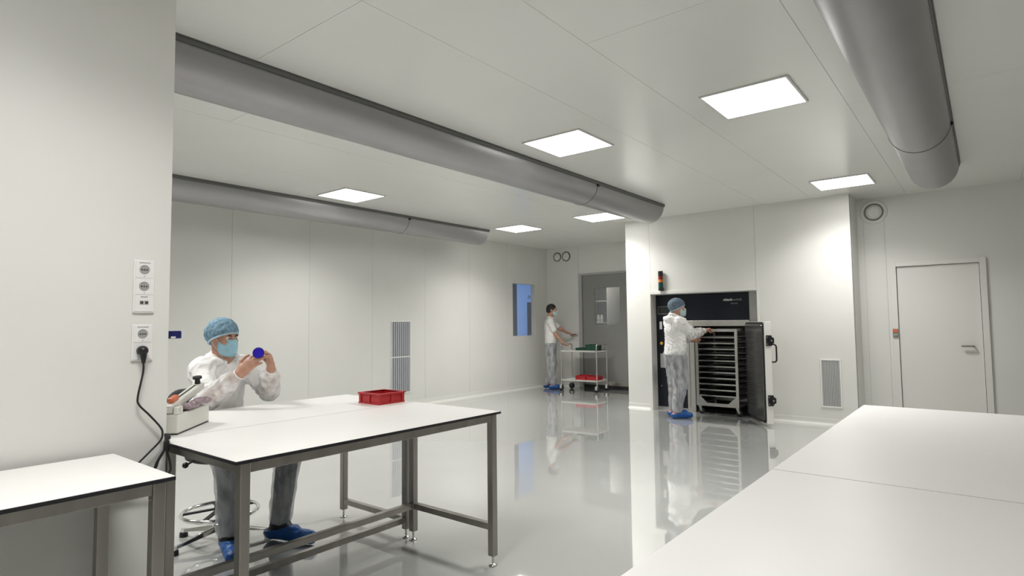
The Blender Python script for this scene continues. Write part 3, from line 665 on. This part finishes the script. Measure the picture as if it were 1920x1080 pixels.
# the door: hinged at the right of the chamber, swung out towards the room
hx, hy = -2.70, 8.715; ex, ey = -2.262, 8.035
da = math.atan2(ey-hy, ex-hx); dl = math.hypot(ex-hx, ey-hy)
door = Box(0, dl, 0, .085, .030, 1.345).build('door', 'white_enamel', ov, loc=(hx-oo[0], hy-oo[1], 0), rz=da, bevel=.006)
def rrect(x0, x1, z0, z1, r, y, n=5):
    return [(cx+r*math.cos(a), y, cz+r*math.sin(a)) for cx, cz, a0 in ((x1-r, z1-r, 0), (x0+r, z1-r, PI/2), (x0+r, z0+r, PI), (x1-r, z0+r, 1.5*PI)) for a in np.linspace(a0, a0+PI/2, n)]
MB().prism(rrect(.006, dl-.012, .036, 1.338, .05, -.0005), (0, -.010, 0)).build('gasket', 'black_rubber', door)
MB().prism(rrect(.03, dl-.035, .062, 1.315, .04, -.0108), (0, -.012, 0)).build('inner_panel', 'door_inner', door)
for z in (1.10, .33):
    MB().box(dl-.002, dl+.012, .020, .088, z-.068, z+.068).prism([(dl, .088, z-.05), (dl+.012, .088, z-.05), (dl+.012, .118, z-.03), (dl+.012, .118, z+.03), (dl+.012, .088, z+.05), (dl, .088, z+.05)], (-.012, 0, 0)).box(dl+.012, dl+.030, .055, .098, z-.03, z+.03).build('latch', 'black', door, bevel=.003)
    MB().cyl((dl+.011, .032, z+.045), (dl+.015, .032, z+.045), .007, n=10).cyl((dl+.011, .032, z-.045), (dl+.015, .032, z-.045), .007, n=10).cyl((dl+.029, .08, z), (dl+.033, .08, z), .010, n=12).build('latch_bolts', 'chrome', door)
MB().tube(spline([(dl-.02, .085, 1.045), (dl-.01, .118, 1.050), (dl-.005, .142, 1.03), (dl-.005, .146, .98), (dl-.005, .146, .88), (dl-.005, .142, .84), (dl-.01, .118, .822), (dl-.02, .085, .826)], 4), .0105, 10).build('handle', 'black', door)
for z in (.25, 1.12): MB().cyl((-.012, .03, z-.05), (-.012, .03, z+.05), .012, n=12).build('hinge', 'rack_steel', door)

# ------------------------------------------------------------------ tray rack, half way into the chamber
RX0, RX1, RY0, RY1, RZ0, RZ1 = -3.400, -2.785, 8.575, 9.32, .125, 1.243
rk = thing('tray_rack', 'steel trolley rack of trays rolled into the open oven', 'rack', ((RX0+RX1)/2, (RY0+RY1)/2, 0)); ro = ((RX0+RX1)/2, (RY0+RY1)/2, 0)
bw = .038; cc = .10
for y in (RY0, RY1):
    f = MB().box(RX0, RX0+bw, y, y+.03, RZ0, RZ1).box(RX1-bw, RX1, y, y+.03, RZ0, RZ1).box(RX0+bw, RX1-bw, y, y+.03, RZ1-bw, RZ1).box(RX0+bw, RX1-bw, y, y+.03, RZ0, RZ0+.045)
    f.build('end_frame', 'rack_steel', rk, off=ro, bevel=.002)
    for s_, x in ((1, RX0+bw), (-1, RX1-bw)):
        MB().prism([(x, y+.004, RZ0+.045), (x+s_*.115, y+.004, RZ0+.045), (x, y+.004, RZ0+.045+.105)], (0, .02, 0)).build('gusset', 'rack_steel', rk, off=ro)
for x in (RX0, RX1-.03):
    Box(x, x+.03, RY0+.03, RY1, RZ0, RZ0+.03).build('side_beam', 'rack_steel', rk, off=ro); Box(x, x+.03, RY0+.03, RY1, RZ1-.03, RZ1).build('side_beam', 'rack_steel', rk, off=ro)
TZ = [.2735+.0848*i for i in range(11)]
for z in TZ:
    for s_, x in ((1, RX0+.010), (-1, RX1-.010)):
        MB().box(min(x, x+s_*.028), max(x, x+s_*.028), RY0+.03, RY1, z-.012, z-.009).box(min(x, x+s_*.003), max(x, x+s_*.003), RY0+.03, RY1, z-.045, z-.009).build('tray_runner', 'grey_plastic', rk, off=ro)
for x in (RX0+.035, RX1-.035):
    for y in (RY0+.05, RY1-.05):
        w0 = MB().box(x-.022, x+.022, y-.022, y+.022, .108, RZ0).prism([(x-.020, y-.022, .108), (x+.020, y-.022, .108), (x+.034, y-.022, .045), (x+.010, y-.022, .045)], (0, .005, 0)).prism([(x-.020, y+.017, .108), (x+.020, y+.017, .108), (x+.034, y+.017, .045), (x+.010, y+.017, .045)], (0, .005, 0)).build('caster', 'rack_steel', rk, off=ro)
        MB().lathe([(.001, -.015), (.018, -.016), (.020, -.013), (.043, -.013), (.0475, -.006), (.0475, .006), (.043, .013), (.020, .013), (.018, .016), (.001, .015)], (x+.020, y, .0478), (0, 1, 0), n=22).build('wheel', 'black_rubber', w0, off=ro)
words = ['lowest', 'second', 'third', 'fourth', 'fifth', 'sixth', 'seventh', 'eighth', 'ninth', 'tenth', 'topmost']
for i, z in enumerate(TZ):
    lb = 'lowest steel tray in the oven rack' if i == 0 else 'topmost steel tray in the oven rack' if i == 10 else words[i]+' steel tray from the bottom of the oven rack'
    t = thing('oven_tray', lb, 'tray', ((RX0+RX1)/2, (RY0+RY1)/2, z-.009), group='steel trays in the oven rack')
    a, b = (RX1-RX0)/2-.042, (RY1-RY0)/2-.012
    MB().box(-a, a, -b+.03, b, 0, .002).build('sheet', 'tray_steel', t)
    MB().box(-a, a, -b+.026, -b+.030, -.002, .016).box(-a, a, b-.004, b, .002, .014).box(-a, -a+.003, -b+.03, b-.004, .002, .014).box(a-.003, a, -b+.03, b-.004, .002, .014).build('lip', 'steel_bright', t)

# ================================================================== SERVICE CART
ct = thing('service_cart', 'two-shelf steel service cart pushed by the worker in the polo shirt', 'cart', (-6.345, 10.20, 0), math.radians(3)); cl, cw = .385, .235
for z in (.80, .225):
    tp = MB().box(-cl, cl, -cw, cw, z-.022, z).build('shelf', 'white_plastic', ct, bevel=.004)
    MB().box(-cl, cl, -cw-.003, -cw, z-.022, z+.012).box(-cl, cl, cw, cw+.003, z-.022, z+.012).build('shelf_edge', 'steel_bright', tp)
for s_ in (-1, 1):
    x = s_*(cl+.012)
    MB().tube(spline([(x, -cw+.02, .12), (x, -cw+.02, .5), (x, -cw+.02, .87), (x, -cw+.05, .915), (x, 0, .925), (x, cw-.05, .915), (x, cw-.02, .87), (x, cw-.02, .5), (x, cw-.02, .12)], 5), .0125, 10).build('end_tube', 'steel_bright', ct)
    for q in (-1, 1):
        y = q*(cw-.02); f = MB().box(x-.025, x+.025, y-.025, y+.025, .112, .125).box(x-.030, x+.012, y-.024, y-.020, .05, .115).box(x-.030, x+.012, y+.020, y+.024, .05, .115).build('caster', 'steel_bright', ct)
        MB().lathe([(.001, -.016), (.050, -.016), (.0615, -.010), (.0625, 0), (.0615, .010), (.050, .016), (.001, .016)], (x-.015, y, .0628), (0, 1, 0), n=26).build('wheel', 'black_rubber', f)
def on_cart(x, y):
    a = math.radians(3); return -6.345+x*math.cos(a)-y*math.sin(a), 10.20+x*math.sin(a)+y*math.cos(a)
x, y = on_cart(.02, -.05); crate('low dark green crate on the top shelf of the cart', (x, y, .80), .21, .26, .058, 'green', math.radians(3), 'crates on the service cart')
x, y = on_cart(.245, -.05); crate('taller dark green crate on the top shelf of the cart', (x, y, .80), .22, .26, .125, 'green', math.radians(3), 'crates on the service cart')
x, y = on_cart(.015, -.05); crate('red crate on the cart bottom shelf, left of the pair', (x, y, .225), .225, .27, .085, 'red', math.radians(3), 'crates on the service cart')
x, y = on_cart(.255, -.05); crate('red crate on the cart bottom shelf, right of the pair', (x, y, .225), .225, .27, .080, 'red', math.radians(3), 'crates on the service cart')

# ================================================================== PEOPLE
HS = 1.0
def S3(*a): return tuple(v*HS for v in a)
def head_prims(s, c, f, u):
    l = nrm(np.cross(u, f)); ax = (l, f, u); at = lambda a, b, d: c+(l*a+f*b+u*d)*HS
    s.ell(at(0, -.012, .036), S3(.076, .098, .094), ax, .02).ell(at(0, .026, -.045), S3(.060, .066, .068), ax, .03)
    s.ell(at(0, .066, -.098), S3(.024, .022, .020), ax, .025)
    s.cap(at(0, .090, .016), at(0, .112, -.026), .009, .0145, .012).cap(at(-.014, .096, -.033), at(.014, .096, -.033), .009, .009, .01)
    s.cap(at(-.040, .080, .034), at(.040, .080, .034), .012, .012, .018).cap(at(-.046, .068, -.012), at(-.03, .078, -.03), .018, .016, .02).cap(at(.046, .068, -.012), at(.03, .078, -.03), .018, .016, .02)
    for q in (-1, 1):
        s.ell(at(q*.033, .096, .013), S3(.017, .012, .011), ax, .012, 's')
        s.ell(at(q*.078, -.012, .0), S3(.010, .020, .032), ax, .008)
    s.cap(at(-.020, .086, -.062), at(.020, .086, -.062), .009, .009, .01)
def hand_prims(s, wr, d, n, right, curl=(.35, .5, .4), thumb=.5, k=.006, sc=1.0, spread=.06):
    d = nrm(d); n = nrm(V3(n)-d*(V3(n)@d)); t = np.cross(d, n)*(1 if right else -1)
    s.cap(wr, wr+d*.035*sc, .026*sc, .032*sc, .015, (n, .72)).cap(wr+d*.035*sc, wr+d*.078*sc, .037*sc, .038*sc, .012, (n, .42))
    for o, L, r in ((.028, .92, .0088), (.009, 1.0, .0090), (-.010, .95, .0086), (-.028, .76, .0078)):
        p = wr+d*(.082 if abs(o) < .02 else .076)*sc+t*o*sc; a = 0.0; dd = nrm(d+t*o*spread/.03)
        for seg, cu in zip((.044, .028, .022), curl):
            a += cu; e = dd*math.cos(a)+n*math.sin(a); q = p+e*seg*L*sc; s.cap(p, q, r*sc, r*.92*sc, k); p = q
    p = wr+d*.028*sc+t*.026*sc
    for seg, (cd, ct_, cn), r in ((.040, (.55, .75, .25), .012), (.032, (.85, .25, .25+thumb*.5), .0105), (.026, (.9, -.05, .2+thumb), .0095)):
        e = nrm(d*cd+t*ct_+n*cn); q = p+e*seg*sc; s.cap(p, q, r*sc, r*.92*sc, k); p = q
def arm_chain(J, q): return J['sh'+q], J['el'+q], J['wr'+q]
def body(J, h, root, hands):
    s = SDF(h); f = J['f']; u = nrm(J['neck']-J['pelvis'])
    s.cap(J['pelvis'], J['waist'], .150, .132, .05, (f, .68)).cap(J['waist'], J['chest'], .132, .152, .05, (f, .66))
    s.cap(J['shR'], J['shL'], .052, .052, .06).cap(J['chest'], J['neck'], .10, .055, .06, (f, .8))
    s.cap(J['neck'], J['head']-J['hf']*.02-J['hu']*.03, .058, .056, .03)
    for q in 'RL':
        a, b, c = arm_chain(J, q); s.cap(a, b, .050, .040, .03).cap(b, c, .041, .027, .02)
        hp, kn, an, to, he = (J[n+q] for n in ('hip', 'kn', 'an', 'toe', 'heel'))
        s.cap(hp, kn, .082, .056, .04).cap(kn, an, .054, .036, .03).ell((kn*.68+an*.32)-nrm(to-he)*.018, (.044, .044, .11), None, .04)
        s.cap(an, he, .036, .034, .02).cap(he, to, .034, .030, .02, ((0, 0, 1), .8)).cap(an, (to+he)/2, .034, .030, .03)
    head_prims(s, J['head'], J['hf'], J['hu'])
    for q, (d, n, cu, th) in hands.items(): hand_prims(s, J['wr'+q], d, n, q == 'R', cu, th)
    return s.mesh('body', 'skin', root)
def face_parts(J, root, h, mask_mat):
    c, f, u = J['head'], J['hf'], J['hu']; l = nrm(np.cross(u, f)); ax = (l, f, u); at = lambda a, b, d: c+(l*a+f*b+u*d)*HS
    o = np.array(root.location)
    for q in (-1, 1):
        e = sphere(MB(), at(q*.032, .0795, .012), .0125, 16).build('eye', 'eye_white', root, off=o)
        sphere(MB(), at(q*.032, .0865, .012), .0070, 12).build('iris', 'eye_dark', e, off=o)
        MB().tube([at(q*.014, .097, .030), at(q*.030, .096, .036), at(q*.050, .083, .032)], [.004, .005, .003], 8).build('eyebrow', 'hair', root, off=o)
    s = SDF(h); s.ell(at(0, .034, -.050), S3(.068, .074, .076), ax, .03).ell(at(0, .098, -.028), S3(.030, .026, .036), ax, .03).cap(at(0, .09, -.01), at(0, .10, -.085), .02, .03, .03)
    s.clip(at(0, .10, .006), u-f*.10).clip(at(0, .018, 0), -f-u*.15)
    pl = folds(.0, 1, 1)
    mk = s.mesh('face_mask', mask_mat, root, lambda P: .0016*np.sin(((P-c)@u)*420))
    for q in (-1, 1):
        MB().tube(spline([at(q*.066, .03, -.012), at(q*.076, .008, .004), at(q*.084, -.020, .012), at(q*.086, -.028, -.006), at(q*.078, -.008, -.035), at(q*.066, .028, -.075)], 5), .0016, 6).build('ear_loop', 'white_plastic', mk, off=o)
def hairnet(J, root, h, m_):
    c, f, u = J['head'], J['hf'], J['hu']; l = nrm(np.cross(u, f)); ax = (l, f, u); at = lambda a, b, d: c+(l*a+f*b+u*d)*HS; o = np.array(root.location)
    s = SDF(h); s.ell(at(0, -.016, .046), S3(.096, .117, .100), ax, .03).ell(at(0, -.070, .02), S3(.078, .068, .074), ax, .05)
    p = at(0, .10, .056); n = nrm(f*.115-u*.19); s.clip(p, n)
    nt = s.mesh('hairnet', m_, root, folds(.005, 55, 11))
    ce = at(0, -.008, .046-.108*.0)+0; e1 = nrm(f*.19+u*.115); ce = p-e1*.118*HS
    MB().tube([ce+e1*.113*HS*math.cos(a)+l*.090*HS*math.sin(a) for a in np.linspace(0, 2*PI, 40, endpoint=False)], .0055, 8, True).build('elastic_band', 'elastic', nt, off=o)
def shoes(J, root, h, dark=True):
    for q in 'RL':
        an, to, he = (J[n+q] for n in ('an', 'toe', 'heel')); z0 = V3((0, 0, 1)); fd = nrm(to-he)
        if dark:
            s = SDF(h); s.cap(an+z0*.05-fd*.01, an, .046, .047, .02).cap(an, he, .045, .040, .03).cap(an, he*.4+to*.6, .045, .035, .04); s.clip(an+z0*.055, (0, 0, 1)).mesh('shoe', 'shoe', root)
        s = SDF(h); s.cap(he+z0*.012, to+z0*.004, .047, .047, .03, ((0, 0, 1), .9)).cap(he+z0*.05, he*.5+to*.5+z0*.035, .047, .044, .04).cap(an-z0*.015-fd*.005, he+z0*.02, .050, .048, .03)
        s.clip((0, 0, .0015), (0, 0, -1)).clip(an-z0*.022, nrm(z0-fd*.22))
        s.mesh('shoe_cover', 'shoe_cover', root, folds(.005, 60, 21+ord(q)))
def trousers(J, root, h, hem, g=.028, waist=None, jeans_only=False, seed=31):
    for nm, mm, gg, nz in (('inner_trousers', 'jeans', .010, None), ('coverall_trousers', 'suit_legs', g, folds(.010, 34, seed, aniso=(1, 1, .5)))):
        s = SDF(h); f = J['f']
        s.cap(J['pelvis'], J['waist']*.5+J['pelvis']*.5, .150+gg*.6, .140+gg*.6, .05, (f, .72))
        for q in 'RL':
            hp, kn, an = J['hip'+q], J['kn'+q], J['an'+q]; e = an+(kn-an)*hem; r = .052 if gg < .02 else .060
            s.cap(hp, kn, .088+gg, .062+gg, .04).cap(kn, e, .060+gg, r+gg*.35, .03)
        if waist is not None: s.clip(*waist)
        s.mesh(nm, mm, root, nz)
V_ = lambda *a: np.array(a, float)

# ------------------------------------------------------------------ the seated worker
HS = .92
r1 = thing('person', 'seated person in white coverall, blue hairnet and mask, inspecting a blue disc', 'person', (-3.93, 1.85, 0))
J = dict(f=nrm((.97, .22, 0)), pelvis=V_(-3.95, 1.845, .695), waist=V_(-3.985, 1.85, .83), chest=V_(-3.985, 1.862, 1.01), neck=V_(-3.945, 1.868, 1.135),
         shR=V_(-3.955, 1.735, 1.080), shL=V_(-3.985, 2.035, 1.085), elR=V_(-3.735, 1.685, .920), elL=V_(-3.750, 2.085, .930), wrR=V_(-3.560, 1.785, 1.070), wrL=V_(-3.560, 1.990, 1.085),
         head=V_(-3.915, 1.852, 1.283), hf=nrm((.95, .25, -.16)), hu=None,
         hipR=V_(-3.92, 1.755, .675), hipL=V_(-3.92, 1.940, .675), knR=V_(-3.53, 1.715, .570), knL=V_(-3.51, 2.085, .570),
         anR=V_(-3.615, 1.765, .105), anL=V_(-3.565, 2.065, .105), toeR=V_(-3.425, 1.700, .042), toeL=V_(-3.345, 2.140, .042), heelR=V_(-3.655, 1.785, .045), heelL=V_(-3.615, 2.045, .045))
J['hu'] = nrm(V_(0, 0, 1)-J['hf']*J['hf'][2])
disc = V_(-3.482, 1.862, 1.196)
body(J, .0052, r1, {'R': (disc+V_(.0, -.02, -.035)-J['wrR'], (-.35, .85, .05), (.30, .45, .35), .45), 'L': (V_(.035, -.035, .105), (-.10, -.95, -.1), (.35, .75, .5), .4)})
face_parts(J, r1, .004, 'mask'); hairnet(J, r1, .0048, 'hairnet'); shoes(J, r1, .007)
def jacket(J, root, h, g, hem=None, collar=True, seed=7, V_open=True, sleeves='suit_sleeve', hood=False):
    f = J['f']; u = nrm(J['neck']-J['chest']); s = SDF(h)
    s.cap(J['pelvis'], J['waist'], .158+g, .140+g, .05, (f, .72)).cap(J['waist'], J['chest'], .142+g, .158+g, .05, (f, .70))
    s.cap(J['shR'], J['shL'], .060+g*.5, .060+g*.5, .06).cap(J['chest'], J['neck']-u*.02, .105+g, .068, .06, (f, .85))
    for q in 'RL':
        a, b, c = arm_chain(J, q); s.cap(a, a*.25+b*.75, .060+g*.6, .052+g*.6, .03)
    if collar:
        l = nrm(np.cross(u, f))
        cz = -.012 if V_open else .0
        ring = [J['neck']+u*(.030+cz-.035*math.cos(t))+l*.084*math.sin(t)+f*(.078*math.cos(t)+.012) for t in np.linspace(.62 if V_open else 0, 2*PI-(.62 if V_open else 0), 16)]
        for a, b in zip(ring, ring[1:]): s.cap(a, b, .017, .017, .015)
        if V_open: s.cap(J['neck']+f*.095+u*.09, J['neck']+f*.14-u*.105, .080, .018, .015, None, 's')
        s.cap(J['neck']-u*.01, J['neck']+u*.14, .060, .062, .01, None, 's')
    if hood:
        for a, b in ((-1, 1),): s.cap(J['neck']-f*.105-nrm(np.cross(u, f))*.07+u*.0, J['neck']-f*.105+nrm(np.cross(u, f))*.07, .036, .036, .04)
    if hem is not None: s.clip(*hem)
    s.mesh('jacket', 'suit', root, folds(.015, 36, seed))
    for q in 'RL':
        a, b, c = arm_chain(J, q); s = SDF(h); m = a*.32+b*.68; w2 = c+(b-c)*.02
        s.cap(m, b, .055+g*.5, .052+g*.75, .02).cap(b, b*.35+c*.65, .052+g*.75, .046+g*.5, .02).cap(b*.35+c*.65, w2, .045+g*.5, .031, .02)
        s.clip(c, nrm(c-b)).mesh('sleeve', sleeves, root, folds(.014, 40, seed+ord(q)))
        MB().tube([c-nrm(c-b)*.004+(nrm(np.cross(c-b, (0, 0, 1)))*math.cos(t)+nrm(np.cross(np.cross(c-b, (0, 0, 1)), c-b))*math.sin(t))*.033 for t in np.linspace(0, 2*PI, 24, endpoint=False)], .005, 8, True).build('cuff', 'suit', root, off=np.array(root.location))
jacket(J, r1, .0062, .020, hem=(V_(-3.95, 1.85, .62), (0, 0, -1)))
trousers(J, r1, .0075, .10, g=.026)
dk = thing('blue_disc', 'small round deep blue disc held up by the seated worker', 'disc', tuple(disc))
dn = nrm((.86, -.48, .10))
MB().cyl(dn*-.0035, dn*.0035, .0305, n=36).build('plate', 'blue_disc', dk)
MB().lathe([(.0302, .0045), (.0335, .0045), (.0335, -.0045), (.0302, -.0045), (.0302, .0045)], ax=dn, n=36).build('rim', 'navy_blue', dk)

HS = .98
# ------------------------------------------------------------------ standing worker at the oven
def standing(base, az, haz, hz, head_z, sc=1.0, lean=0.0):
    f = V_(math.cos(az), math.sin(az), 0); r = V_(math.sin(az), -math.cos(az), 0); b = V_(base[0], base[1], 0)
    P = lambda a, c, z: b+f*a+r*c+V_(0, 0, z*sc)
    hf = nrm((math.cos(haz), math.sin(haz), hz)); hu = nrm(V_(0, 0, 1)-hf*hf[2])
    J = dict(f=f, pelvis=P(0, 0, .92), waist=P(.005+lean*.3, 0, 1.06), chest=P(-.01+lean*.7, 0, 1.26), neck=P(-.015+lean, 0, 1.42), shR=P(-.01+lean, .175, 1.365), shL=P(-.01+lean, -.175, 1.365),
             head=P(.03+lean*1.2, 0, head_z/sc), hf=hf, hu=hu, hipR=P(0, .09, .88), hipL=P(0, -.09, .88))
    return J, P
r2 = thing('person', 'person in white coverall and hairnet loading the oven rack', 'person', (-3.50, 8.085, 0))
J, P = standing((-3.50, 8.085), math.radians(50), math.radians(40), -.12, 1.555, .985, .02)
J.update(elR=V_(-3.285, 8.17, 1.175), wrR=V_(-3.185, 8.395, 1.225), elL=V_(-3.60, 8.36, 1.10), wrL=V_(-3.43, 8.475, 1.085),
         knR=P(.02, .10, .49), knL=P(.04, -.10, .49), anR=P(-.05, .10, .105), anL=P(.0, -.10, .105), heelR=P(-.095, .10, .045), toeR=P(.13, .125, .042), heelL=P(-.045, -.10, .045), toeL=P(.18, -.12, .042))
body(J, .0070, r2, {'R': (V_(.06, .17, .04), (.35, .1, -.9), (.45, .6, .5), .5), 'L': (V_(.11, .16, .0), (.9, -.4, 0), (.3, .7, .6), .4)})
face_parts(J, r2, .005, 'mask_pale'); hairnet(J, r2, .006, 'hairnet_dark'); shoes(J, r2, .008, False)
jacket(J, r2, .0080, .034, hem=(P(0, 0, .905), (0, 0, -1)), seed=17, V_open=False, hood=True, sleeves='suit_sleeve')
trousers(J, r2, .0085, .10, g=.042, waist=(P(0, 0, .96), (0, 0, 1)), seed=41)

# ------------------------------------------------------------------ standing worker with the cart
r3 = thing('person', 'person with dark hair, white polo shirt and mask pushing the cart', 'person', (-7.06, 10.08, 0))
J, P = standing((-7.06, 10.08), math.radians(36), math.radians(38), -.06, 1.615, 1.015, .0)
J.update(elR=V_(-6.885, 10.00, 1.13), wrR=V_(-6.775, 10.075, .965), elL=V_(-6.96, 10.30, 1.225), wrL=V_(-6.885, 10.44, 1.150),
         knR=P(.0, .10, .49), knL=P(.03, -.10, .49), anR=P(.03, .10, .105), anL=P(-.07, -.10, .105), heelR=P(-.015, .10, .045), toeR=P(.205, .115, .042), heelL=P(-.115, -.10, .045), toeL=P(.11, -.12, .042))
body(J, .0070, r3, {'R': (V_(.04, .04, -.055), (.5, .3, .5), (.5, .8, .6), .5), 'L': (V_(.02, .09, -.02), (.0, .2, -.9), (.3, .5, .4), .4)})
face_parts(J, r3, .005, 'mask_pale'); shoes(J, r3, .008, False)
c, f, u = J['head'], J['hf'], J['hu']; l = nrm(np.cross(u, f)); ax = (l, f, u)
s = SDF(.0055); s.ell(c-f*.014+u*.042, (.083, .104, .098), ax, .02).ell(c-f*.06-u*.01, (.066, .052, .06), ax, .04); s.clip(c+f*.075+u*.070, nrm(f*.9-u*.25)).clip(c-u*.055, -u).clip(c+f*.01+u*.0, nrm(f*.75-u*.66))
s.mesh('hair', 'hair', r3, folds(.003, 120, 3))
s = SDF(.008); ff = J['f']
s.cap(J['pelvis'], J['waist'], .166, .158, .05, (ff, .76)).cap(J['waist'], J['chest'], .158, .168, .05, (ff, .72)).cap(J['shR'], J['shL'], .066, .066, .06).cap(J['chest'], J['neck'], .115, .066, .06, (ff, .85))
for q in 'RL': s.cap(J['sh'+q], J['sh'+q]*.35+J['el'+q]*.65, .066, .064, .03)
for q in 'RL': s.clip(J['sh'+q]*.30+J['el'+q]*.70, nrm(J['el'+q]-J['sh'+q])) if False else None
un = V_(0, 0, 1)
ring = [J['neck']+un*(.030-.02*math.cos(t))+nrm(np.cross(un, ff))*.070*math.sin(t)+ff*(.068*math.cos(t)+.010) for t in np.linspace(.35, 2*PI-.35, 14)]
for a, b in zip(ring, ring[1:]): s.cap(a, b, .015, .015, .012)
s.cap(J['neck']-un*.0, J['neck']+un*.14, .058, .060, .01, None, 's').clip(P(0, 0, .865), (0, 0, -1))
s.mesh('polo_shirt', 'polo', r3, folds(.008, 30, 9))
trousers(J, r3, .0085, .10, g=.030, waist=(P(0, 0, .93), (0, 0, 1)), seed=51)
